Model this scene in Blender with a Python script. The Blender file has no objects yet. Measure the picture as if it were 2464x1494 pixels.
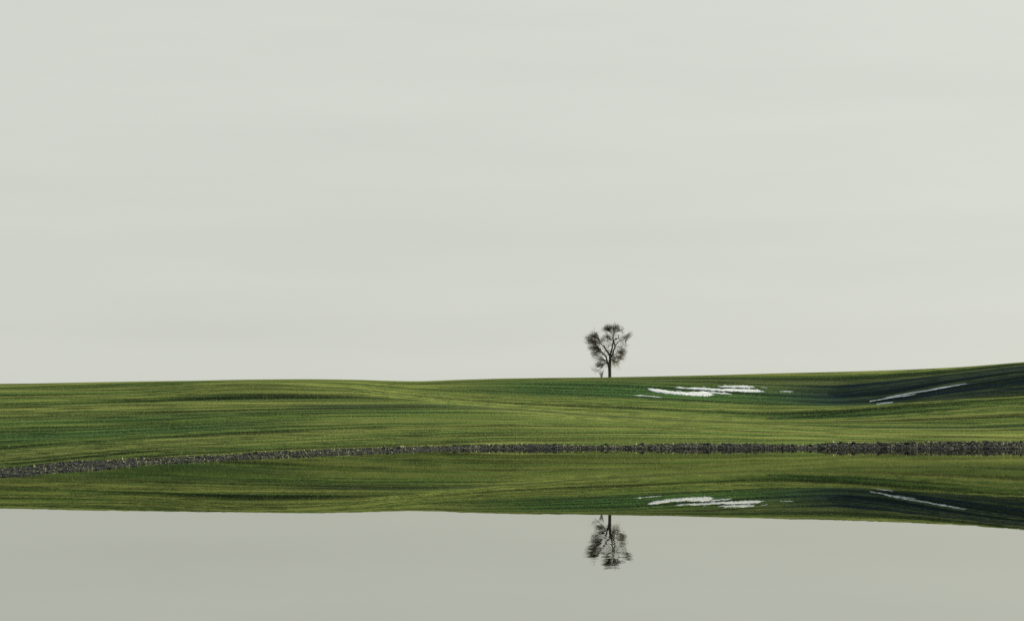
import bpy, math, random
import numpy as np

random.seed(11)
rng = np.random.default_rng(7)
sc = bpy.context.scene
COL = sc.collection
R = math.radians

# ------------------------------------------------------------------ camera
CAM_H = 1.343                      # eye height above the water
W, F = 2464.0, 4791.0              # measuring frame: width and focal length in its pixels
CX, YH = 1232.0, 1062.0            # optical centre column, horizon row
cam = bpy.data.cameras.new('camera'); cam_o = bpy.data.objects.new('camera', cam); COL.objects.link(cam_o)
cam.lens = 70.0; cam.sensor_width = 36.0; cam.sensor_fit = 'HORIZONTAL'
cam.shift_y = (YH - 747.0) / W
cam.clip_start = 0.5; cam.clip_end = 20000
cam_o.location = (0, 0, CAM_H); cam_o.rotation_euler = (R(90), 0, 0)
sc.camera = cam_o

# ------------------------------------------------------------------ light
SUN_EL, SUN_AZ = 13.0, 57.0        # azimuth measured from the view direction (+y) to the right (+x)
sd = (math.cos(R(SUN_EL)) * math.sin(R(SUN_AZ)), math.cos(R(SUN_EL)) * math.cos(R(SUN_AZ)), math.sin(R(SUN_EL)))
world = bpy.data.worlds.new('World'); sc.world = world; world.use_nodes = True
nt = world.node_tree; N = nt.nodes; L = nt.links
for n in list(N): N.remove(n)
out = N.new('ShaderNodeOutputWorld')
sky = N.new('ShaderNodeTexSky'); sky.sky_type = 'NISHITA'; sky.sun_disc = False
sky.sun_elevation = R(SUN_EL); sky.sun_rotation = R(SUN_AZ)
bg1 = N.new('ShaderNodeBackground'); bg1.inputs[1].default_value = 0.08
L.new(sky.outputs[0], bg1.inputs[0])
tc = N.new('ShaderNodeTexCoord')
dot = N.new('ShaderNodeVectorMath'); dot.operation = 'DOT_PRODUCT'; dot.inputs[1].default_value = sd
L.new(tc.outputs['Generated'], dot.inputs[0])
def wmath(op, a, b=None, clamp=False):
    m = N.new('ShaderNodeMath'); m.operation = op; m.use_clamp = clamp
    for i, v in enumerate((a, b)):
        if v is None: continue
        if isinstance(v, (int, float)): m.inputs[i].default_value = v
        else: L.new(v, m.inputs[i])
    return m.outputs[0]
glow = wmath('POWER', wmath('MAXIMUM', dot.outputs['Value'], 0.0), 4.0)
sep = N.new('ShaderNodeSeparateXYZ'); L.new(tc.outputs['Generated'], sep.inputs[0])
mp = N.new('ShaderNodeMapping'); mp.inputs['Scale'].default_value = (3.0, 3.0, 26.0)
mp.inputs['Rotation'].default_value = (0, R(4), 0)
L.new(tc.outputs['Generated'], mp.inputs[0])
cn = N.new('ShaderNodeTexNoise'); cn.inputs['Scale'].default_value = 1.3; cn.inputs['Detail'].default_value = 5
cn.inputs['Roughness'].default_value = 0.5
L.new(mp.outputs[0], cn.inputs['Vector'])
lum = wmath('ADD', 0.882, wmath('MULTIPLY', glow, 0.24))
lum = wmath('ADD', lum, wmath('MULTIPLY', wmath('MAXIMUM', sep.outputs[2], 0.0), 0.30))
lum = wmath('ADD', lum, wmath('MULTIPLY', cn.outputs[0], 0.13))
cl = N.new('ShaderNodeVectorMath'); cl.operation = 'SCALE'; cl.inputs[0].default_value = (0.2255, 0.2315, 0.211)
L.new(lum, cl.inputs['Scale'])
bg2 = N.new('ShaderNodeBackground'); bg2.inputs[1].default_value = 1.0
L.new(cl.outputs[0], bg2.inputs[0])
mx = N.new('ShaderNodeMixShader')
veil = N.new('ShaderNodeMapRange'); veil.interpolation_type = 'SMOOTHSTEP'      # the veil of cloud is thinner overhead
for i, v in enumerate((0.24, 1.0, 0.985, 0.62)): veil.inputs[i + 1].default_value = v
L.new(sep.outputs[2], veil.inputs[0]); L.new(veil.outputs[0], mx.inputs[0])
L.new(bg1.outputs[0], mx.inputs[1]); L.new(bg2.outputs[0], mx.inputs[2]); L.new(mx.outputs[0], out.inputs[0])

sun = bpy.data.lights.new('sun', 'SUN'); sun.energy = 5.0; sun.angle = R(0.6); sun.color = (1.0, 0.88, 0.66)
sun_o = bpy.data.objects.new('sun', sun); COL.objects.link(sun_o)
from mathutils import Vector
sun_o.rotation_euler = Vector(sd).to_track_quat('Z', 'Y').to_euler(); sun_o.location = (60, 40, 60)
vs = sc.view_settings
vs.view_transform = 'Standard'; vs.look = 'None'; vs.gamma = 1.0; vs.use_curve_mapping = False
vs.exposure = 1.5
sc.cycles.use_denoising = False
sc.cycles.max_bounces = 5

# ------------------------------------------------------------------ helpers
def pchip(xk, yk, x):
    xk = np.asarray(xk, float); yk = np.asarray(yk, float); x = np.clip(np.asarray(x, float), xk[0], xk[-1])
    h = np.diff(xk); d = np.diff(yk) / h
    m = np.zeros_like(yk); m[0], m[-1] = d[0], d[-1]
    for i in range(1, len(xk) - 1):
        if d[i-1] * d[i] > 0:
            w1, w2 = 2*h[i] + h[i-1], h[i] + 2*h[i-1]
            m[i] = (w1 + w2) / (w1 / d[i-1] + w2 / d[i])
    i = np.clip(np.searchsorted(xk, x, 'right') - 1, 0, len(h) - 1)
    t = (x - xk[i]) / h[i]
    return ((2*t**3-3*t**2+1)*yk[i] + (t**3-2*t**2+t)*h[i]*m[i] + (-2*t**3+3*t**2)*yk[i+1] + (t**3-t**2)*h[i]*m[i+1])

def pchip_cols(xk, Y, x):
    """Y (K, n): monotone cubic along the first axis for every column at the points x (M,)."""
    xk = np.asarray(xk, float); h = np.diff(xk)[:, None]; d = np.diff(Y, axis=0) / h
    m = np.zeros_like(Y); m[0], m[-1] = d[0], d[-1]
    w1, w2 = 2*h[1:] + h[:-1], h[1:] + 2*h[:-1]
    ok = d[:-1] * d[1:] > 0
    with np.errstate(divide='ignore', invalid='ignore'):
        hm = (w1 + w2) / (w1 / d[:-1] + w2 / d[1:])
    m[1:-1] = np.where(ok, hm, 0)
    i = np.clip(np.searchsorted(xk, x, 'right') - 1, 0, len(xk) - 2)
    hh = h[i]; t = ((x - xk[i])[:, None]) / hh
    return ((2*t**3-3*t**2+1)*Y[i] + (t**3-2*t**2+t)*hh*m[i] + (-2*t**3+3*t**2)*Y[i+1] + (t**3-t**2)*hh*m[i+1])

_tab = rng.random((256, 256))
def vnoise(x, y):
    x = np.asarray(x, float); y = np.asarray(y, float)
    xi = np.floor(x).astype(int); yi = np.floor(y).astype(int); fx = x - xi; fy = y - yi
    fx = fx*fx*(3-2*fx); fy = fy*fy*(3-2*fy)
    g = lambda a, b: _tab[a & 255, b & 255]
    return ((g(xi, yi)*(1-fx) + g(xi+1, yi)*fx)*(1-fy) + (g(xi, yi+1)*(1-fx) + g(xi+1, yi+1)*fx)*fy) * 2 - 1
def sstep(a, b, x):
    t = np.clip((np.asarray(x, float) - a) / (b - a), 0, 1); return t*t*(3-2*t)

def link(name, me, mat=None, parent=None, **props):
    o = bpy.data.objects.new(name, me); COL.objects.link(o)
    if mat is not None: me.materials.append(mat)
    if parent is not None: o.parent = parent
    for k, v in props.items(): o[k] = v
    return o
def mesh(name, v, f, smooth=False):
    me = bpy.data.meshes.new(name); me.from_pydata([tuple(p) for p in v], [], f)
    if smooth: me.polygons.foreach_set('use_smooth', [True] * len(me.polygons))
    me.update(); return me
def grid_mesh(name, P, smooth=True):
    """P (rows, cols, 3) -> quad sheet facing up."""
    r, c = P.shape[:2]
    idx = np.arange(r * c).reshape(r, c)
    q = np.stack([idx[:-1, :-1], idx[:-1, 1:], idx[1:, 1:], idx[1:, :-1]], -1).reshape(-1, 4)
    me = bpy.data.meshes.new(name)
    me.vertices.add(r * c); me.vertices.foreach_set('co', P.reshape(-1).astype(np.float32))
    me.loops.add(q.size); me.loops.foreach_set('vertex_index', q.reshape(-1).astype(np.int32))
    me.polygons.add(len(q)); me.polygons.foreach_set('loop_start', np.arange(0, q.size, 4, dtype=np.int32))
    me.update(calc_edges=True); me.validate()
    if smooth: me.polygons.foreach_set('use_smooth', np.ones(len(q), dtype=bool))
    return me

class Mat:
    """small node-tree builder"""
    def __init__(s, name):
        s.m = bpy.data.materials.new(name); s.m.use_nodes = True
        s.nt = s.m.node_tree; s.N = s.nt.nodes; s.L = s.nt.links
        s.b = s.N['Principled BSDF']; s.geo = s.N.new('ShaderNodeNewGeometry')
    def put(s, v, sock):
        if isinstance(v, (int, float, tuple)): sock.default_value = v
        else: s.L.new(v, sock)
    def noise(s, scale, detail=4, rough=0.55, vec=None, dist=0.0):
        mp = s.N.new('ShaderNodeMapping'); mp.inputs['Scale'].default_value = scale
        s.L.new(vec if vec is not None else s.geo.outputs['Position'], mp.inputs[0])
        n = s.N.new('ShaderNodeTexNoise'); n.inputs['Scale'].default_value = 1.0
        n.inputs['Detail'].default_value = detail; n.inputs['Roughness'].default_value = rough
        n.inputs['Distortion'].default_value = dist
        s.L.new(mp.outputs[0], n.inputs['Vector']); return n
    def ramp(s, v, a, b, lo=0.0, hi=1.0):
        m = s.N.new('ShaderNodeMapRange'); m.interpolation_type = 'SMOOTHSTEP'
        s.put(v, m.inputs[0]); m.inputs[1].default_value = a; m.inputs[2].default_value = b
        m.inputs[3].default_value = lo; m.inputs[4].default_value = hi; return m.outputs[0]
    def math(s, op, a, b=0.0, clamp=False):
        m = s.N.new('ShaderNodeMath'); m.operation = op; m.use_clamp = clamp
        s.put(a, m.inputs[0]); s.put(b, m.inputs[1]); return m.outputs[0]
    def mix(s, f, a, b, mode='MIX'):
        m = s.N.new('ShaderNodeMix'); m.data_type = 'RGBA'; m.blend_type = mode
        s.put(f, m.inputs[0]); s.put(a, m.inputs[6]); s.put(b, m.inputs[7]); return m.outputs[2]
    def attr(s, name):
        a = s.N.new('ShaderNodeAttribute'); a.attribute_name = name; return a.outputs['Fac']
    def bump(s, h, dist=0.05, strength=1.0):
        b = s.N.new('ShaderNodeBump'); b.inputs['Distance'].default_value = dist; b.inputs['Strength'].default_value = strength
        s.L.new(h, b.inputs['Height']); s.L.new(b.outputs[0], s.b.inputs['Normal'])
def C(r, g, b): return (r, g, b, 1.0)

# ------------------------------------------------------------------ the rolling field: cross profiles (depth, [(column, row)...])
PROF = [
 (593, [(-700,934),(-300,928),(0,924),(300,921.5),(600,914.3),(740,913.2),(850,914.7),(1000,918.2),(1100,915),(1215,911.8),(1466,908.3),(1700,903),(1856,898.7),(2100,892.5),(2300,884),(2464,872),(2800,848),(3164,838)]),
 (573, [(-700,936),(0,926),(600,915.5),(850,916.3),(1000,920),(1215,914.6),(1466,913),(1700,913),(1856,916),(2000,917),(2100,912),(2300,894),(2464,876),(2800,853),(3164,845)]),
 (560, [(-700,938),(0,928.5),(600,917),(850,918.5),(1000,923),(1215,920),(1466,923),(1700,934),(1856,945),(2000,950),(2100,938),(2300,906),(2464,885),(2800,862),(3164,855)]),
 (545, [(-700,942),(0,932),(600,919),(850,921),(1000,928),(1215,931),(1466,939),(1700,954),(1856,963),(2000,968),(2100,964),(2300,930),(2464,905),(2800,880),(3164,872)]),
 (533, [(-700,948),(0,937),(600,921),(829,924),(1000,934),(1215,941),(1466,951),(1700,966),(1856,974),(2000,978),(2100,977),(2300,969),(2464,961),(2800,950),(3164,945)]),
 (520, [(-700,958),(0,945),(300,940),(600,924.5),(829,929),(1000,944),(1215,955),(1466,965),(1700,976),(1856,980),(2000,978),(2100,973),(2300,961),(2464,953),(2800,938),(3164,930)]),
 (502, [(-700,975),(0,961),(300,951.5),(600,931),(829,938),(1000,956),(1100,966),(1215,976),(1466,988),(1700,998),(1856,1005),(2100,999),(2300,988),(2464,980),(2800,966),(3164,960)]),
 (486, [(-700,996),(0,980),(300,973),(600,968),(850,965),(1000,966),(1215,983),(1466,997),(1700,1008),(1856,1012),(2100,1013),(2300,1009),(2464,1004),(2800,996),(3164,994)]),
 (472, [(-700,1016),(0,998),(300,992),(600,985),(850,981.5),(1000,980),(1215,987),(1466,1004),(1700,1014),(1856,1018),(2100,1025),(2300,1026),(2464,1020),(2800,1014),(3164,1012)]),
 (455, [(-700,1052),(0,1028),(320,1018),(600,1004),(850,998),(1000,997),(1215,996.5),(1345,1001),(1527,1012),(1856,1024),(2083,1032),(2300,1034),(2464,1031),(2800,1026),(3164,1024)]),
 (430, [(-700,1098),(0,1070),(173,1058.5),(370,1045.5),(607,1034),(878,1025),(1215,1018),(1345,1021),(1527,1026),(1856,1039),(2100,1047),(2343,1051),(2464,1052),(2800,1050),(3164,1050)]),
 (395, [(-700,1190),(0,1150),(300,1122),(607,1100),(853,1089),(1026,1082),(1215,1075),(1466,1071),(1856,1069),(2100,1069),(2464,1069),(3164,1069)]),
]
def prof_h(k, sx):
    D, pts = PROF[k]
    return CAM_H + (YH - pchip([p[0] for p in pts], [p[1] for p in pts], sx)) * D / F

sx_in = np.linspace(-260, 2724, 1000)
sx_all = np.concatenate([[-11000, -6000, -3500, -2200, -1400, -900, -600, -420], sx_in, [2884, 3064, 3400, 3900, 4700, 6000, 8500, 13500]])
u_all = (sx_all - CX) / F
hk = np.array([prof_h(k, sx_all) for k in range(len(PROF))])          # far -> near
h_sky, h9 = hk[0], hk[-1]
Dn = [20, 60, 200, 330, 374]
near = np.array([0*h9 - 2.5, 0*h9 - 2.5, 0*h9 - 5.0, np.minimum(-6.0, h9 - 2.0), np.minimum(-1.2, h9 - 0.8)])
Df = [620, 700, 1000, 2000, 5000, 12000]
far = np.array([h_sky - 0.9, h_sky - 4.0, h_sky * 0.3, 0*h_sky - 5.0, 0*h_sky - 12.0, 0*h_sky - 20.0])
Dk = np.array(Dn + [p[0] for p in PROF[::-1]] + Df, float)
Hk = np.concatenate([near, hk[::-1], far])
D_rows = np.concatenate([[20, 40, 60, 90, 130, 170, 200, 240, 280, 310, 330, 345, 360], np.linspace(366, 598, 515), np.linspace(599, 640, 30), [660, 690, 740, 820, 950, 1200, 1600, 2200, 3500, 5500, 8000, 12000]])
H = pchip_cols(Dk, Hk, D_rows)
X = D_rows[:, None] * u_all[None, :]; Yr = np.repeat(D_rows[:, None], len(u_all), 1)
SXg = CX + F * X / Yr
live = sstep(395, 410, Yr) * (1 - sstep(600, 640, Yr))
rel = 0.11 * vnoise(X / 110, Yr / 5.5) + 0.06 * vnoise(X / 80 + 9, Yr / 2.6 + 4) + 0.5 * vnoise(X / 70 + 31, Yr / 28 + 3) * sstep(395, 430, Yr) * (1 - sstep(560, 584, Yr))
H = H + rel * live
def tracks(off, per=21.0, wd=0.75):                                                    # wheel ruts every 21 m, wandering a little
    wob = 1.6 * vnoise(X / 90 + off, Yr / 60 + off)
    p = np.mod(Yr + wob + off, per)
    return np.exp(-((p - per / 2) / wd) ** 2)
TR = tracks(3.0, 21.0, 1.5) * (0.5 + 0.5 * sstep(-.3, .3, vnoise(X / 30 + 70, Yr / 21.0)))
TR = np.maximum(TR, tracks(7.7, 8.3, 0.95) * sstep(-0.15, .45, vnoise(X / 45 + 20, Yr / 8.3 + 8)) * 0.9)
TR = np.maximum(TR, tracks(1.9, 5.1, 0.6) * sstep(0.0, .6, vnoise(X / 30 + 120, Yr / 5.1 + 48)) * 0.7)
ditch = np.exp(-((Yr - np.interp(SXg, [1866, 1900, 2080, 2300], [503.5, 505.5, 511, 516])) / 0.9) ** 2) * sstep(1862, 1872, SXg) * (1 - sstep(2060, 2320, SXg))
TR = np.maximum(TR, ditch)
H = H - 0.10 * TR * live
P = np.stack([X, Yr, H], -1)
me = grid_mesh('field', P)
SX = CX + F * X / Yr
# thin crop over dark ploughed soil, plus painted shade on the right hill
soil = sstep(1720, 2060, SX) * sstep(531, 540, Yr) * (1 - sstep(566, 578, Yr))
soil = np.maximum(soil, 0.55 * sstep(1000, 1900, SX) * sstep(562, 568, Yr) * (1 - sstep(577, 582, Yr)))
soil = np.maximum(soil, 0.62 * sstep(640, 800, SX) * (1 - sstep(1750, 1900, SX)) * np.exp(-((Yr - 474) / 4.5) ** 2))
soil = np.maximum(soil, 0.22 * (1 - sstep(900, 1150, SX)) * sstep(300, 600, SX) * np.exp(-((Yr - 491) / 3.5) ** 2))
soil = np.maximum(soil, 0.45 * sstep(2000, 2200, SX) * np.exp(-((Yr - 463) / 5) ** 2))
# wet green in the hollows, plus painted shade on the left slope
lush_shade = 0.95 * sstep(980, 1350, SX) * (1 - sstep(1950, 2250, SX)) * sstep(521, 534, Yr) * (1 - sstep(556, 570, Yr))
lush_shade = np.maximum(lush_shade, 0.8 * (1 - sstep(450, 900, SX)) * sstep(431, 437, Yr) * (1 - sstep(446, 455, Yr)))  # shade of the left slope, painted as a darker green band
lush_shade = np.maximum(lush_shade, 0.8 * sstep(1840, 1880, SX) * (1 - sstep(2050, 2300, SX)) * sstep(499, 503, Yr) * (1 - sstep(506, 512, Yr)))
lush_shade = np.maximum(lush_shade, 0.7 * sstep(1850, 2000, SX) * sstep(458, 464, Yr) * (1 - sstep(472, 479, Yr)))
lush_shade = np.maximum(lush_shade, 0.6 * (1 - sstep(1000, 1300, SX)) * sstep(458, 462, Yr) * (1 - sstep(466, 471, Yr)))
for nm, arr in (('thin_crop_shade', soil), ('lush_shade', lush_shade), ('rut', TR * live)):
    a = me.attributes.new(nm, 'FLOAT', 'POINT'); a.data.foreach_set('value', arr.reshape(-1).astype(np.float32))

m = Mat('winter_crop')
big = m.ramp(m.noise((0.005, 0.10, 0), 3, 0.5).outputs[0], 0.42, 0.60)
mid = m.ramp(m.noise((0.0034, 0.34, 0), 4, 0.55).outputs[0], 0.44, 0.60)
mid2 = m.ramp(m.noise((0.0030, 0.22, 7.0), 4, 0.6).outputs[0], 0.46, 0.60)
fine = m.noise((0.022, 1.2, 0), 3, 0.6).outputs[0]
spk = m.noise((2.6, 0.8, 0), 2, 0.75, dist=0.6).outputs[0]
col = m.mix(big, C(0.078, 0.142, 0.034), C(0.192, 0.230, 0.064))
col = m.mix(m.math('MULTIPLY', mid, 0.70), col, C(0.290, 0.305, 0.098))
col = m.mix(m.math('MULTIPLY', mid2, 0.72), col, C(0.044, 0.084, 0.026))
col = m.mix(m.math('MULTIPLY', m.ramp(fine, 0.40, 0.60, 1.0, 0.0), 0.45), col, C(0.044, 0.074, 0.018))
col = m.mix(m.attr('lush_shade'), col, m.mix(mid, C(0.013, 0.050, 0.022), C(0.056, 0.124, 0.036)))
rowmix = m.ramp(m.noise((0.006, 0.60, 0), 5, 0.65).outputs[0], 0.36, 0.60)
thin = m.attr('thin_crop_shade')
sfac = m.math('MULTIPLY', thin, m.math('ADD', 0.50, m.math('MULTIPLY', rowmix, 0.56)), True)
soil_shade_c = m.mix(fine, C(0.006, 0.014, 0.029), C(0.016, 0.028, 0.046))  # blue of the shaded hollow mixed into the soil colour
col = m.mix(sfac, col, soil_shade_c)
thin_rows = m.math('MULTIPLY', m.ramp(m.noise((0.0026, 0.45, 3.3), 3, 0.55).outputs[0], 0.53, 0.61), 0.78)
col = m.mix(thin_rows, col, C(0.020, 0.036, 0.015))
col = m.mix(m.math('MULTIPLY', m.attr('rut'), 0.95, True), col, C(0.010, 0.015, 0.010))
cov = m.math('SUBTRACT', 1.0, m.math('MULTIPLY', thin, 0.8))
col = m.mix(m.math('MULTIPLY', m.ramp(spk, 0.54, 0.68), m.math('MULTIPLY', cov, 0.34)), col, C(0.34, 0.36, 0.15))
col = m.mix(m.math('MULTIPLY', m.ramp(spk, 0.47, 0.33), 0.55), col, C(0.012, 0.024, 0.006))
m.L.new(col, m.b.inputs['Base Color']); m.b.inputs['Roughness'].default_value = 0.9
m.b.inputs['Specular IOR Level'].default_value = 0.0
m.bump(m.math('ADD', fine, m.math('MULTIPLY', spk, 0.5)), 0.12, 0.6)
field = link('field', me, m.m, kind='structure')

# ground lookup (height of the built sheet)
def ground_at(x, y):
    sx = CX + F * x / y
    j = int(np.clip(np.searchsorted(sx_all, sx) - 1, 0, len(sx_all) - 2)); i = int(np.clip(np.searchsorted(D_rows, y) - 1, 0, len(D_rows) - 2))
    tu = (sx - sx_all[j]) / (sx_all[j+1] - sx_all[j]); tv = (y - D_rows[i]) / (D_rows[i+1] - D_rows[i])
    return (H[i, j]*(1-tu) + H[i, j+1]*tu)*(1-tv) + (H[i+1, j]*(1-tu) + H[i+1, j+1]*tu)*tv
ROWY = YH - (H - CAM_H) * F / Yr
def depth_of(sx, sy, lo, hi):                                      # depth of the slope seen at that bearing and elevation
    j = int(np.clip(np.searchsorted(sx_all, sx), 1, len(sx_all) - 1))
    s = np.where((D_rows >= lo) & (D_rows <= hi))[0]
    c = ROWY[s, j]; k = np.argmin(np.abs(c - sy)); return D_rows[s[k]]

# ------------------------------------------------------------------ water and the shore
SH = [(0,76.5),(173,91),(370,121),(607,157),(853,214),(1026,280),(1120,330),(1215,360),(1466,378),(1856,378),(2100,377),(2464,374)]
pts = [(-22.0, -160.0), (-19.8, 0.0), (-19.6, 45.0)] + [((s - CX) / F * D, D) for s, D in SH] + [(170, 376), (260, 390), (700, 500), (1500, 560)]
pts = np.array(pts); seg = np.r_[0, np.cumsum(np.hypot(*np.diff(pts, axis=0).T))]
tt = [0.0]
while tt[-1] < seg[-1]:
    y = np.interp(tt[-1], seg, pts[:, 1]); x = np.interp(tt[-1], seg, pts[:, 0])
    tt.append(tt[-1] + (max(0.22, y * 0.0011) if (20 < y < 440 and x < 150) else 8.0))
tt = np.array(tt)
sxp, syp = pchip(seg, pts[:, 0], tt), pchip(seg, pts[:, 1], tt)
tx, ty = np.gradient(sxp, tt), np.gradient(syp, tt); ln = np.hypot(tx, ty); tx /= ln; ty /= ln
nx, ny = -ty, tx                                                    # landward
wig = 0.7 * vnoise(tt / 5.1, tt * 0) + 0.25 * vnoise(tt / 0.9 + 40, tt * 0)
sxp += nx * wig; syp += ny * wig
s_col = np.where(syp > 25, CX + F * sxp / np.maximum(syp, 25), -4000)
far_f = sstep(150, 340, syp)
wc = 2.6 + 2.4 * sstep(76, 150, syp) + 9.0 * far_f                   # crest offset from the waterline
TOP = [(0,1134),(246,1114.5),(419,1104),(607,1091.5),(853,1081),(1026,1076),(1215,1071),(1466,1069.5),(1856,1068),(2100,1067),(2300,1065),(2464,1062.5),(3200,1058)]
cxp, cyp = sxp + nx * wc, syp + ny * wc
ccol = np.where(cyp > 25, CX + F * cxp / np.maximum(cyp, 25), -4000)
hc = CAM_H - (pchip([p[0] for p in TOP], [p[1] for p in TOP], ccol) - YH) * cyp / F
hc = hc * (1 + 0.30 * vnoise(tt / 9.0, tt * 0 + 7) + 0.22 * vnoise(tt / 2.7, tt * 0 + 17)); hc = np.where(cyp > 70, hc, 0.22); hc = np.clip(hc, 0.12, 2.2)
def bank_z(i, w):
    q = np.clip(w / wc[i], -1, 3)
    up = hc[i] * (np.maximum(q, 0) ** 0.85)
    down = hc[i] - (q - 1) * (0.55 * hc[i] + 0.25) - np.maximum(q - 1.35, 0) ** 2 * 3.0
    return np.where(q < 0, q * 0.9 * 0.35, np.where(q < 1, up, down))
qs = np.array([-0.8, -0.4, -0.15, 0, .08, .16, .24, .32, .4, .48, .56, .64, .72, .8, .88, .95, 1.0, 1.06, 1.14, 1.25, 1.5, 2.0, 3.0])
I = np.arange(len(tt)); BX = np.zeros((len(qs), len(tt))); BY = BX.copy(); BZ = BX.copy()
amp = 0.05 + 0.12 * far_f
for r, q in enumerate(qs):
    w = q * wc
    BX[r], BY[r] = sxp + nx * w, syp + ny * w
    n = vnoise(BX[r] / (0.25 + 0.5 * far_f), BY[r] / (0.3 + 1.1 * far_f)) + 0.6 * vnoise(BX[r] / (0.1 + .22 * far_f) + 50, BY[r] / (0.15 + .6 * far_f))
    BZ[r] = bank_z(I, w) + amp * n * (0.0 if q > 1.6 else sstep(-0.3, 0.25, q))
bank_me = grid_mesh('soil_bank', np.stack([BX, BY, BZ], -1), smooth=False)
def soil_mat(name, a, b, pale):
    m = Mat(name)
    n1 = m.noise((1.5, 1.5, 3), 5, 0.65).outputs[0]; n2 = m.noise((6, 6, 9), 3, 0.6).outputs[0]
    c = m.mix(m.ramp(n1, 0.35, 0.65), a, b)
    n3 = m.noise((0.16, 0.16, 0.3), 3, 0.6).outputs[0]
    c = m.mix(m.math('MULTIPLY', m.ramp(n2, 0.52, 0.66), m.ramp(n3, 0.36, 0.62, 0.15, 1.0)), c, pale)
    m.L.new(c, m.b.inputs['Base Color']); m.b.inputs['Roughness'].default_value = 0.85
    m.b.inputs['Specular IOR Level'].default_value = 0.05
    m.bump(m.math('ADD', n1, n2), 0.08, 0.9); return m.m
M_bank = soil_mat('wet_soil', C(0.004, 0.006, 0.009), C(0.012, 0.015, 0.018), C(0.075, 0.085, 0.060))
M_clod = soil_mat('clod_soil', C(0.004, 0.007, 0.012), C(0.022, 0.028, 0.034), C(0.23, 0.25, 0.16))
bank = link('soil_bank', bank_me, M_bank, kind='structure')

# water: one sheet bounded by the bank
off = 0.5 * wc
wx, wy = sxp + nx * off, syp + ny * off
sel = np.r_[np.arange(0, len(tt), 6), len(tt) - 1]
wpts = [(wx[i], wy[i], 0.0) for i in sel] + [(1500, -160, 0.0)]
wme = mesh('water', wpts, [list(range(len(wpts)))[::-1]])
m = Mat('still_water')
rip = m.noise((3.4, 2.6, 1), 3, 0.55).outputs['Color']
rip2 = m.noise((0.9, 1.1, 1), 2, 0.5).outputs['Color']
sy_ = m.N.new('ShaderNodeSeparateXYZ'); m.L.new(m.geo.outputs['Position'], sy_.inputs[0])
amp_n = m.math('ADD', m.ramp(sy_.outputs[1], 40, 95, 0.003, 0.015), m.math('MULTIPLY', m.ramp(sy_.outputs[1], 25, 34, 0.030, 0.0), m.ramp(sy_.outputs[0], 3.2, 5.6, 1.0, 0.05)))
def vm(op, a, b=None, sc_=None):
    v = m.N.new('ShaderNodeVectorMath'); v.operation = op
    m.put(a, v.inputs[0])
    if b is not None: m.put(b, v.inputs[1])
    if sc_ is not None: m.put(sc_, v.inputs['Scale'])
    return v.outputs[0]
r = vm('ADD', vm('SUBTRACT', rip, (.5, .5, .5)), vm('SCALE', vm('SUBTRACT', rip2, (.5, .5, .5)), None, 0.5))
r = vm('SCALE', r, None, amp_n)
r = vm('MULTIPLY', r, (1.0, 0.12, 0.0))
nrm = vm('NORMALIZE', vm('ADD', r, (0, 0, 1)))
gl = m.N.new('ShaderNodeBsdfGlossy'); gl.inputs['Roughness'].default_value = 0.0
gl.inputs['Color'].default_value = C(0.700, 0.703, 0.668)
m.L.new(nrm, gl.inputs['Normal'])
m.L.new(gl.outputs[0], m.N['Material Output'].inputs[0]); m.N.remove(m.b)
link('water', wme, m.m, kind='structure')

# ------------------------------------------------------------------ clods on the bank
import bmesh
def ico(sub, seed, squash=0.65, jag=0.28):
    bm = bmesh.new(); bmesh.ops.create_icosphere(bm, subdivisions=sub, radius=0.5)
    rr = random.Random(seed)
    for v in bm.verts:
        v.co *= 1 + rr.uniform(-jag, jag); v.co.z *= squash
    V = np.array([v.co[:] for v in bm.verts]); Fc = [[v.index for v in f.verts] for f in bm.faces]; bm.free(); return V, Fc
big_shapes = [ico(2, 100 + i, 0.6 + 0.05 * (i % 5), 0.2) for i in range(8)]
big_me = []
for i, (V, Fc) in enumerate(big_shapes):
    me = mesh('clod', V, Fc); me.materials.append(M_clod); big_me.append(me)
small_shapes = [ico(1, 300 + i, 0.7, 0.3) for i in range(10)]
vis = np.where((s_col > -60) & (s_col < 2560) & (syp > 70))[0]
vcol = s_col[vis]
def spot(q, sx=None):
    sx = random.uniform(-40, 2500) if sx is None else sx
    i = vis[int(np.clip(np.searchsorted(vcol, sx), 0, len(vis) - 1))]
    w = q * wc[i]
    return i, sxp[i] + nx[i] * w, syp[i] + ny[i] * w, float(bank_z(i, w))
for k in range(300):
    i, x, y, z = spot(random.choice((random.uniform(0.1, 0.8), random.uniform(0.75, 1.05))))
    s = (random.uniform(5, 8.5) if k % 5 else random.uniform(8, 12.5)) * y / F
    o = bpy.data.objects.new('clod', big_me[k % 8]); COL.objects.link(o); o.parent = bank
    o.location = (x, y, z + 0.12 * s); o.rotation_euler = (random.uniform(-.5, .5), random.uniform(-.5, .5), random.uniform(0, 6.28))
    o.scale = (s * random.uniform(.9, 1.6), s * random.uniform(.8, 1.3), s * random.uniform(.7, 1.1))
VV, FF, nb = [], [], 0
for k in range(6500):
    V, Fc = small_shapes[k % 10]
    i, x, y, z = spot(random.uniform(-0.12, 1.12))
    s = min(7, random.lognormvariate(1.15, 0.4)) * y / F
    a = random.uniform(0, 6.28); ca, sa = math.cos(a), math.sin(a)
    q = V * np.array([s * random.uniform(.9, 1.7), s * 1.1, s * random.uniform(.7, 1.2)])
    VV.append(np.stack([q[:, 0]*ca - q[:, 1]*sa + x, q[:, 0]*sa + q[:, 1]*ca + y, q[:, 2] + z + 0.1 * s], 1))
    FF += [[a_ + nb for a_ in f] for f in Fc]; nb += len(V)
link('small_clods', mesh('small_clods', np.concatenate(VV), FF), M_clod, bank, kind='stuff')

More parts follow.
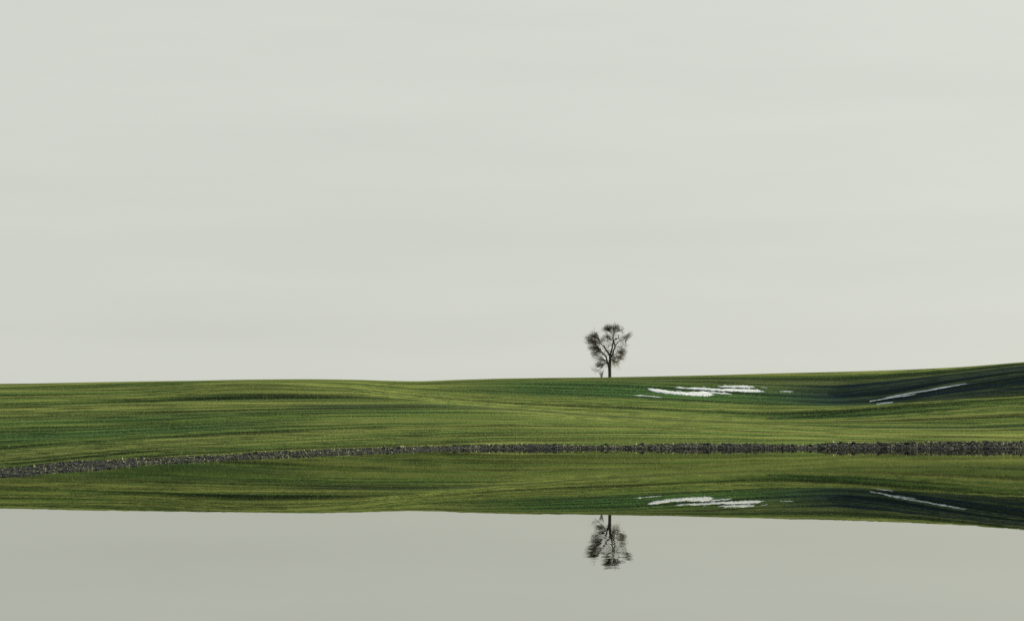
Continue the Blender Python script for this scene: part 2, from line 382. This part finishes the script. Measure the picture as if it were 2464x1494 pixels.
# straw and stubble scattered on the bank, grass at the waterline
def blades(name, n, qr, px, colr, flat, cols=(-40, 2500)):
    V, Fc = [], []
    for k in range(n):
        i, x, y, z = spot(random.uniform(*qr), random.uniform(*cols))
        s = random.uniform(*px) * y / F; wd = s * random.uniform(.10, .2); a = random.uniform(0, 6.28)
        el = random.uniform(0.1, 0.7) if flat else random.uniform(0.25, 1.3)
        dx, dy, dz = math.cos(a) * math.cos(el) * s, math.sin(a) * math.cos(el) * s, math.sin(el) * s
        px_, py_ = -math.sin(a) * wd, math.cos(a) * wd
        z += 0.35 * s if flat else 0.0
        b = len(V)
        V += [(x - px_, y - py_, z), (x + px_, y + py_, z), (x + dx*.6 + px_*.8, y + dy*.6 + py_*.8, z + dz*.7), (x + dx*.6 - px_*.8, y + dy*.6 - py_*.8, z + dz*.7), (x + dx, y + dy, z + dz * (.55 if flat else .95))]
        Fc += [(b, b+1, b+2, b+3), (b+3, b+2, b+4)]
    m = Mat(name)
    oi = m.noise((3, 3, 3), 2).outputs[0]
    m.L.new(m.mix(m.ramp(oi, .35, .65), *colr), m.b.inputs['Base Color']); m.b.inputs['Roughness'].default_value = 0.7
    return link(name, mesh(name, V, Fc), m.m, bank, kind='stuff')
blades('crop_residue', 4200, (0.0, 1.08), (2.5, 7), (C(.10, .11, .06), C(.32, .32, .14)), True)
blades('grass_tufts', 900, (-0.1, 0.45), (2, 7), (C(.04, .06, .02), C(.12, .13, .045)), False, (-40, 950))
blades('crest_grass', 1500, (0.95, 1.2), (3, 8), (C(.07, .10, .02), C(.19, .20, .05)), False)

# ------------------------------------------------------------------ snow lying in the hollow
m = Mat('old_snow')
sn = m.noise((0.8, 0.5, 1), 4, 0.6).outputs[0]
core = m.ramp(m.math('ADD', m.attr('depth'), m.math('MULTIPLY', m.math('SUBTRACT', sn, 0.5), 1.0)), 0.0, 0.42)
m.L.new(m.mix(core, C(.12, .19, .15), m.mix(m.ramp(sn, .3, .7), C(.42, .48, .54), C(.60, .63, .645))), m.b.inputs['Base Color']); m.b.inputs['Roughness'].default_value = 0.75
m.bump(sn, 0.15, 0.8); M_snow = m.m
def snow(label, ox, oy, sc_, up, lo, drng, thick=0.16, frag=True, rough=0.55):
    K = 0.6749
    f = lambda L_: ([(ox + a / sc_) * K for a, b in L_], [(oy + b / sc_) * K for a, b in L_])
    ux, uy = f(up); lx, ly = f(lo)
    n = max(24, int((ux[-1] - ux[0]) * 0.9)); xs = np.linspace(ux[0], ux[-1], n)
    V, Fc, DP = [], [], []; M_ = 9
    def strip(xs, ya, yb):
        b = len(V)
        for sx, a, c in zip(xs, ya, yb):
            d0 = depth_of(sx, c, *drng); d1 = depth_of(sx, a, *drng)
            if d1 - d0 < 0.25: d1 = d0 + 0.25
            for j in range(M_):
                t = j / (M_ - 1); d = d0 + (d1 - d0) * t
                x = (sx - CX) / F * d
                z = ground_at(x, d) + (-0.08 if j in (0, M_ - 1) else thick * (0.55 + 0.45 * math.sin(t * math.pi)))
                V.append((x, d, z)); DP.append(math.sin(t * math.pi) * min(1, (sx - xs[0] + .3) / (0.06 * (xs[-1] - xs[0]) + 2), (xs[-1] - sx + .3) / (0.12 * (xs[-1] - xs[0]) + 2)))
        for a in range(len(xs) - 1):
            for j in range(M_ - 1):
                p = b + a * M_ + j; Fc.append((p, p + M_, p + M_ + 1, p + 1))
    ya = np.interp(xs, ux, uy) + rough * (0.9 * vnoise(xs / 7.0, xs * 0 + oy) + 0.4 * vnoise(xs / 2.5, xs * 0 + 3))
    yb = np.interp(xs, lx, ly) + rough * 0.5 * vnoise(xs / 8.0, xs * 0 + 20)
    yb = np.maximum(yb, ya + 0.12)
    strip(xs, ya, yb)
    if frag:                                                       # broken fringe
        for k in range(int((xs[-1] - xs[0]) / 14)):
            c = random.uniform(xs[0], xs[-1]); l = random.uniform(1.0, 7); top = np.interp(c, xs, ya) - random.uniform(0.1, 1.6)
            if random.random() < .35: top = np.interp(c, xs, yb) + random.uniform(0.1, 0.7)
            q = np.linspace(c - l, c + l, 8); hgt = 0.35 * np.sin(np.linspace(0.15, 3.0, 8))
            strip(q, top - hgt + (q - c) * .07, top + hgt + (q - c) * .07)
    me = mesh('snow_patch', V, Fc, True); me.attributes.new('depth', 'FLOAT', 'POINT').data.foreach_set('value', np.array(DP, np.float32))
    o = link('snow_patch', me, M_snow)
    o['label'] = label; o['category'] = 'snow'; o['group'] = 'old snow left in the hollow of the field'
S1, S2 = (2260, 1360, 4.107), (3050, 1350, 5.475)
HI = (534, 572)
snow('widest white snow patch, low on the green slope right of the bare tree', *S1, [(200,112),(260,108),(400,118),(500,135),(650,147),(760,155),(820,150),(930,152),(1000,137),(1060,148),(1180,200)], [(200,124),(280,150),(400,168),(550,185),(700,200),(850,210),(1030,222),(1100,215),(1180,204)], HI)
snow('long white snow patch just above and right of the widest one', *S1, [(580,95),(670,85),(760,97),(880,90),(1000,95),(1150,105),(1270,118),(1400,105),(1500,110),(1650,110),(1800,120),(1850,135),(1940,150)], [(580,99),(720,110),(880,118),(1030,130),(1150,138),(1300,146),(1500,150),(1700,157),(1850,158),(1940,154)], HI)
snow('topmost wispy snow patch, resting above the right end of the long patch', *S1, [(1220,72),(1350,68),(1500,60),(1640,60),(1740,72),(1770,88)], [(1220,77),(1300,90),(1420,93),(1540,95),(1650,98),(1770,95)], HI)
snow('thin grey snow streak trailing right from the peak of the widest patch', *S1, [(1070,146),(1130,157),(1250,168),(1330,172),(1430,188)], [(1070,154),(1150,172),(1260,184),(1340,186),(1430,192)], HI)
snow('small thin snow streak below the left tip of the widest patch', *S1, [(0,205),(100,200),(190,212),(300,220),(440,240)], [(0,208),(100,212),(220,220),(300,229),(440,242)], HI, 0.12, False, 0.15)
snow('tiny snow fleck right of the topmost wispy patch', *S1, [(1850,86),(1900,87),(1960,100)], [(1850,90),(1910,98),(1960,104)], HI, 0.12, False)
snow('faint flat snow sliver on dark soil, right of the long patch', *S1, [(2130,147),(2230,142),(2340,150)], [(2130,152),(2250,154),(2340,155)], HI, 0.12, False)
snow('longest bluish white snow streak climbing the dark slope at far right', *S2, [(560,375),(850,312),(1150,260),(1400,222),(1600,178),(1700,158),(1900,132),(2080,99),(2200,94)], [(560,382),(850,328),(1150,276),(1400,240),(1600,206),(1750,178),(1900,151),(2100,112),(2200,99)], (536, 560), 0.12, False, 0.12)
snow('shorter pale blue snow streak directly under the longest streak', *S2, [(270,440),(500,398),(800,345),(1000,320),(1180,298)], [(270,449),(500,411),(800,362),(1000,335),(1180,304)], (534, 555), 0.12, False, 0.1)
snow('bluish snow remnant peeping over the sunlit ridge at far right', *S2, [(400,492),(550,468),(740,455)], [(400,500),(560,489),(740,467)], (524, 545), 0.12, False, 0.2)

# ------------------------------------------------------------------ heap of stones in the field
sx0, sy0 = (2700 + 800 / 15.4) * 0.6749, (1460 + 500 / 15.4) * 0.6749
d0 = depth_of(sx0, sy0, 497, 512); x0 = (sx0 - CX) / F * d0; z0 = ground_at(x0, d0)
heap = bpy.data.objects.new('stone_heap', None); COL.objects.link(heap); heap.location = (x0, d0, z0)
heap['label'] = 'small heap of dark and pale stones in the field under the far hollow'; heap['category'] = 'stone heap'
M_st = soil_mat('field_stone', C(.035, .037, .037), C(.08, .08, .075), C(.42, .42, .38))
pxm = d0 / F
for k, (dx, dy, s, fl) in enumerate([(-7, 0, 7, .5), (-3, 1.5, 6, .7), (0, 3, 5, .7), (3.5, 4.5, 6, .8), (6, 2.5, 6, .6), (1.5, 0.5, 7, .5), (8.5, 0.3, 5, .4), (-10.5, 0.2, 4.5, .4)]):
    me = mesh('stone', *ico(2, 700 + k, 0.8, 0.18)); o = link('stone', me, M_st, heap)
    o.location = (dx * pxm, dy * pxm * 1.5, dy * pxm * .6 + .05); o.scale = (s * pxm, s * pxm, s * pxm * fl); o.rotation_euler = (0, 0, k)

# ------------------------------------------------------------------ the bare tree on the skyline
TD = 590.0; TX = (1467.5 - CX) / F * TD; TZ = ground_at(TX, TD) - 0.15
UP = 7 * 0.6749 * 0 + (F / TD) / 0.6749 * 6.225           # sketch units per metre
def W3(cx, cy, dy=0.0): return np.array([(cx - 908) / UP, dy / UP, (1390 - cy) / UP])
class Tubes:
    def __init__(s): s.v = []; s.f = []
    def add(s, pts, rad, n=6, cap=True):
        pts = [np.asarray(p, float) for p in pts]; b = len(s.v)
        up = np.array([0.0, 1.0, 0.0])
        for i, p in enumerate(pts):
            t = pts[min(i+1, len(pts)-1)] - pts[max(i-1, 0)]; t = t / (np.linalg.norm(t) + 1e-9)
            a = np.cross(t, up); la = np.linalg.norm(a)
            a = np.array([1.0, 0, 0]) if la < 1e-3 else a / la
            c = np.cross(t, a)
            for k in range(n):
                th = 2 * math.pi * k / n
                s.v.append(tuple(p + rad[i] * (a * math.cos(th) + c * math.sin(th))))
        for i in range(len(pts) - 1):
            for k in range(n):
                k2 = (k + 1) % n
                s.f.append((b + i*n + k, b + i*n + k2, b + (i+1)*n + k2, b + (i+1)*n + k))
    def build(s, name, mat, parent, **kw): return link(name, mesh(name, s.v, s.f, True), mat, parent, **kw)
m = Mat('bark')
bn = m.noise((2, 2, 0.6), 5, .65).outputs[0]
m.L.new(m.mix(bn, C(.018, .017, .012), C(.066, .060, .046)), m.b.inputs['Base Color']); m.b.inputs['Roughness'].default_value = .9
m.bump(bn, 0.08, .8); M_bark = m.m
m = Mat('twig_bark'); m.b.inputs['Base Color'].default_value = C(.10, .090, .045); m.b.inputs['Roughness'].default_value = .85; M_twig = m.m
tree = bpy.data.objects.new('bare_tree', None); COL.objects.link(tree); tree.location = (TX, TD, TZ)
tree['label'] = 'leafless lone tree with forked trunk standing on the green skyline'; tree['category'] = 'tree'
nodes = []                                                        # skeleton points for the twigs to spring from
def limb(pts, w0, w1, name='limb', y=None, yend=None, n=7):
    k = len(pts); yo = y if y is not None else 0.0; ye = yend if yend is not None else random.uniform(-70, 70)
    # densify with a slight wander
    P_, R_ = [], []
    for i in range(k - 1):
        for s in range(4):
            t = s / 4; f = (i + t) / (k - 1)
            p = np.array(pts[i]) * (1 - t) + np.array(pts[i+1]) * t
            jit = 0 if (i == 0 and s == 0) else w1 * .35
            P_.append(W3(p[0] + random.uniform(-jit, jit), p[1] + random.uniform(-jit, jit), yo + (ye - yo) * f)); R_.append((w0 + (w1 - w0) * f) / 2 / UP)
    P_.append(W3(pts[-1][0], pts[-1][1], ye)); R_.append(w1 / 2 / UP)
    T = Tubes(); T.add(P_, R_, n)
    for p, r_ in zip(P_, R_): nodes.append((p, r_))
    return T.build(name, M_bark, tree)
T = Tubes()
tp = [(909,1395,92),(909,1375,76),(907,1320,72),(906,1250,72),(904,1180,76),(900,1130,84),(900,1090,80),(908,1040,62),(912,980,58),(916,930,60),(922,890,54),(926,862,40)]
T.add([W3(a, b) for a, b, w in tp], [w / 2 / UP for a, b, w in tp], 14); T.build('trunk', M_bark, tree)
for a, b, w in tp[5:]: nodes.append((W3(a, b), w / 2 / UP))
limb([(884,1115),(856,1060),(845,1010),(830,950),(800,890),(750,850),(715,800),(680,765),(660,740)], 46, 15, yend=-40)
limb([(680,765),(640,700),(590,650),(540,620)], 14, 5, y=-40)
limb([(715,800),(700,760),(690,690),(680,640)], 10, 6, y=-30)
limb([(835,1010),(800,1000),(760,965),(725,925)], 26, 16, yend=50)
limb([(845,1050),(800,1030),(755,990),(718,975)], 20, 9, yend=-60)
limb([(862,1090),(815,1060),(770,1120),(710,1185),(650,1235),(590,1255),(530,1225),(490,1160)], 16, 4)
limb([(650,1235),(600,1280),(560,1315)], 8, 3)
limb([(770,1120),(720,1090),(650,1110),(590,1120)], 8, 3)
limb([(912,900),(870,835),(830,770),(790,710),(740,665),(700,630),(670,570),(630,520),(560,470)], 44, 7, yend=40)
limb([(735,660),(690,560),(650,470),(590,395),(545,365)], 13, 4, y=20)
limb([(800,720),(770,650),(725,600),(690,585)], 10, 5)
limb([(700,630),(620,600),(520,580),(420,590)], 12, 4, y=25)
limb([(690,560),(600,500),(500,470),(430,480)], 10, 4, y=25)
limb([(922,890),(940,800),(965,720),(970,650),(985,590),(990,500),(992,420),(990,340),(985,265)], 42, 9, yend=0)
limb([(930,930),(965,870),(1000,780),(1020,690),(1005,610),(993,560)], 44, 26, yend=5)
limb([(1018,695),(1060,640),(1100,585),(1150,555),(1210,545),(1260,510),(1310,460),(1370,425)], 22, 6)
limb([(995,565),(1080,530),(1140,522),(1195,505),(1240,522)], 13, 6)
limb([(985,580),(930,540),(890,500),(850,475)], 18, 8)
limb([(965,530),(965,440),(930,385),(890,350),(820,330),(760,320)], 16, 5)
limb([(995,450),(1030,390),(1090,360),(1150,370),(1195,395)], 13, 4)
limb([(995,410),(1035,330),(1090,285),(1100,240)], 11, 4)
limb([(990,340),(950,290),(900,240)], 9, 4, y=0)
limb([(965,650),(915,680),(880,710),(868,745)], 13, 6)
limb([(945,915),(1010,880),(1060,850),(1110,825),(1160,810),(1220,770)], 16, 4)
limb([(950,925),(1030,920),(1090,950),(1150,985),(1230,1005)], 14, 4)
limb([(1110,825),(1190,870),(1250,935)], 8, 3)
limb([(1020,700),(1080,710),(1130,750),(1180,765)], 9, 3)
limb([(1240,540),(1250,600),(1270,680),(1265,720)], 6, 3)
limb([(940,960),(990,1010),(1060,1070),(1120,1160),(1150,1225)], 8, 3)
NP = np.array([p for p, r_ in nodes]); NR = np.array([r_ for p, r_ in nodes])
TW = Tubes()
def twig_cluster(cx, cy, rx, ry, n, src=None, sub=5, ydep=150, droop=0.0, th=1.0):
    """twigs that spring from the nearest limbs and end inside an ellipsoid, each with finer side twigs"""
    for k in range(int(n * 0.70)):
        while True:
            a, b, c = random.uniform(-1, 1), random.uniform(-1, 1), random.uniform(-1, 1)
            if a*a + b*b + c*c <= 1: break
        e = W3(cx + a * rx, cy + b * ry, c * ydep)
        base = W3(*src) if src else e
        d = np.linalg.norm((NP - base) * np.array([1, .5, 1]), axis=1)
        cand = np.argsort(d)[:26]
        toc = np.linalg.norm(NP[cand] - np.array([0, 0, 5.5]), axis=1)       # prefer wood nearer the middle of the tree: sprays point outwards
        j = int(cand[np.argsort(toc)[min(int(abs(random.gauss(0, 7))), len(cand) - 1)]])
        s = NP[j]; L_ = np.linalg.norm(e - s) + 1e-6
        if L_ > 4.2: s = e + (s - e) * (4.2 / L_) * random.uniform(.8, 1); L_ = np.linalg.norm(e - s)
        mid1 = s + (e - s) * .35 + np.array([random.gauss(0, 1), random.gauss(0, 1), random.gauss(0, 1) + 0.5 - droop]) * L_ * .07
        mid2 = s + (e - s) * .7 + np.array([random.gauss(0, 1), random.gauss(0, 1), random.gauss(0, 1) + 0.4 - droop]) * L_ * .07
        r0 = 0.024 * th
        pts_ = [s, mid1, mid2, e]
        TW.add(pts_, [r0, r0 * .8, r0 * .6, r0 * .4], 3)
        dirv = (e - s) / L_
        for q in range(sub):
            f = random.uniform(.3, .98); i0 = min(int(f * 3), 2); t = f * 3 - i0
            p = pts_[i0] * (1 - t) + pts_[i0+1] * t
            v = dirv * random.uniform(.7, 1.2) + np.array([random.gauss(0, .36), random.gauss(0, .4), random.gauss(0, .36) - droop * .7])
            v = v / np.linalg.norm(v) * random.uniform(.3, .85)
            p2 = p + v * .55 + np.array([random.gauss(0, .05), random.gauss(0, .05), random.gauss(0, .05)])
            p3 = p + v + np.array([0, 0, .05 - droop * .1])
            TW.add([p, p2, p3], [.013 * th, .011 * th, .008 * th], 3)
            if random.random() < .6:
                v2 = v * .5 + np.array([random.gauss(0, .2), random.gauss(0, .2), random.gauss(0, .2)])
                TW.add([p2, p2 + v2], [.010 * th, .007 * th], 3)
CL = [(460,545,165,125,230,5),(550,430,95,70,95,5),(620,560,100,100,110,4),(520,740,130,80,170,5),(600,680,110,80,50,4),(545,870,85,75,90,5),(640,830,70,60,30,4),
      (665,1110,95,75,130,5),(540,1200,60,40,14,3),(585,990,80,50,22,4),(690,1000,60,50,20,3),
      (815,305,88,72,105,5),(900,250,100,60,80,5),(1045,240,88,58,70,5),(1110,320,80,60,36,4),(960,330,90,60,45,4),
      (830,490,90,80,95,5),(760,520,50,60,18,3),(1360,430,55,75,40,4),(1280,500,50,40,14,3),(1200,330,50,90,16,3),
      (1230,620,60,80,26,3),(1180,690,60,60,18,3),(1215,820,85,95,105,5),(1160,930,95,70,110,5),(1050,1010,110,80,110,5),(1090,1090,60,70,24,4),(1010,1110,55,80,26,4),
      (880,800,70,50,30,4),(780,740,50,60,24,3),(1090,790,80,60,26,4),(1060,450,60,50,22,4),(740,860,60,60,26,4),(860,880,40,60,14,3)]
for cx, cy, rx, ry, n, sub in CL: twig_cluster(cx, cy, rx, ry, n, None, sub)
twig_cluster(840, 610, 75, 70, 26, (850, 480), 3, droop=.8)
twig_cluster(1180, 650, 90, 90, 14, (1200, 550), 3, droop=.8)
twig_cluster(1020, 1150, 90, 70, 16, (960, 960), 3, droop=.6)
for k in range(620):                                              # spray twigs along all the limbs
    j = random.randrange(len(NP)); p = NP[j]
    if p[2] < 3.0 or (-3.4 < p[0] < -1.4 and p[2] > 9.0): continue
    o_ = p - np.array([0.2, 0, 5.5]); o_ /= np.linalg.norm(o_) + 1e-6
    v = o_ * .7 + rng.normal(0, .55, 3); v = v / np.linalg.norm(v) * random.uniform(.6, 1.7)
    a_ = p + v * .5 + rng.normal(0, .06, 3); e_ = p + v
    TW.add([p, a_, e_], [.018, .014, .009], 3)
    for q in range(3):
        w_ = v * random.uniform(.2, .45) + rng.normal(0, .22, 3); TW.add([a_, a_ + w_], [.011, .008], 3)
TW.build('twigs', M_twig, tree, kind='stuff')
for nm, cx, cy, rr_, n in (('twig_clump', 1045, 530, 42, 70), ('twig_clump', 850, 478, 34, 45), ('twig_clump', 1045, 255, 26, 30)):
    T = Tubes(); c = W3(cx, cy, random.uniform(-20, 20))
    for k in range(n):
        v = np.array([random.gauss(0, 1), random.gauss(0, 1), random.gauss(0, 1)]); v = v / np.linalg.norm(v) * rr_ / UP * random.uniform(.6, 1)
        T.add([c, c + v * .5 + rng.normal(0, .05, 3), c + v], [.03, .024, .014], 3)
    T.build(nm, M_twig, tree)

# bare shrub of upright shoots beside the trunk
T = Tubes(); sb = np.array([(725 - 908) / UP, -0.3, 0.0])
for k in range(46):
    a = random.uniform(-.52, .34); hgt = random.uniform(1.2, 2.4); yo = random.uniform(-.45, .45)
    e = np.array([a * hgt * 1.0, yo, hgt]); s = np.array([random.uniform(-.30, .25), yo * .5, 0])
    p1 = s + (e - s) * .5 + rng.normal(0, .06, 3)
    T.add([s, p1, e], [.018, .014, .008], 3)
    for q in range(4):
        f = random.uniform(.35, .95); p = s + (e - s) * f
        T.add([p, p + np.array([random.gauss(0, .16), random.gauss(0, .16), random.uniform(.15, .4)])], [.010, .007], 3)
m = Mat('shoot_bark'); m.b.inputs['Base Color'].default_value = C(.11, .10, .045); m.b.inputs['Roughness'].default_value = .85
sx_w = TX + sb[0]
shrub = link('bare_shrub', mesh('bare_shrub', T.v, T.f, True), m.m)
shrub.location = (sx_w, TD - .3, ground_at(sx_w, TD - .3) - .05)
shrub['label'] = 'small leafless shrub of upright shoots left of the tree trunk'; shrub['category'] = 'shrub'
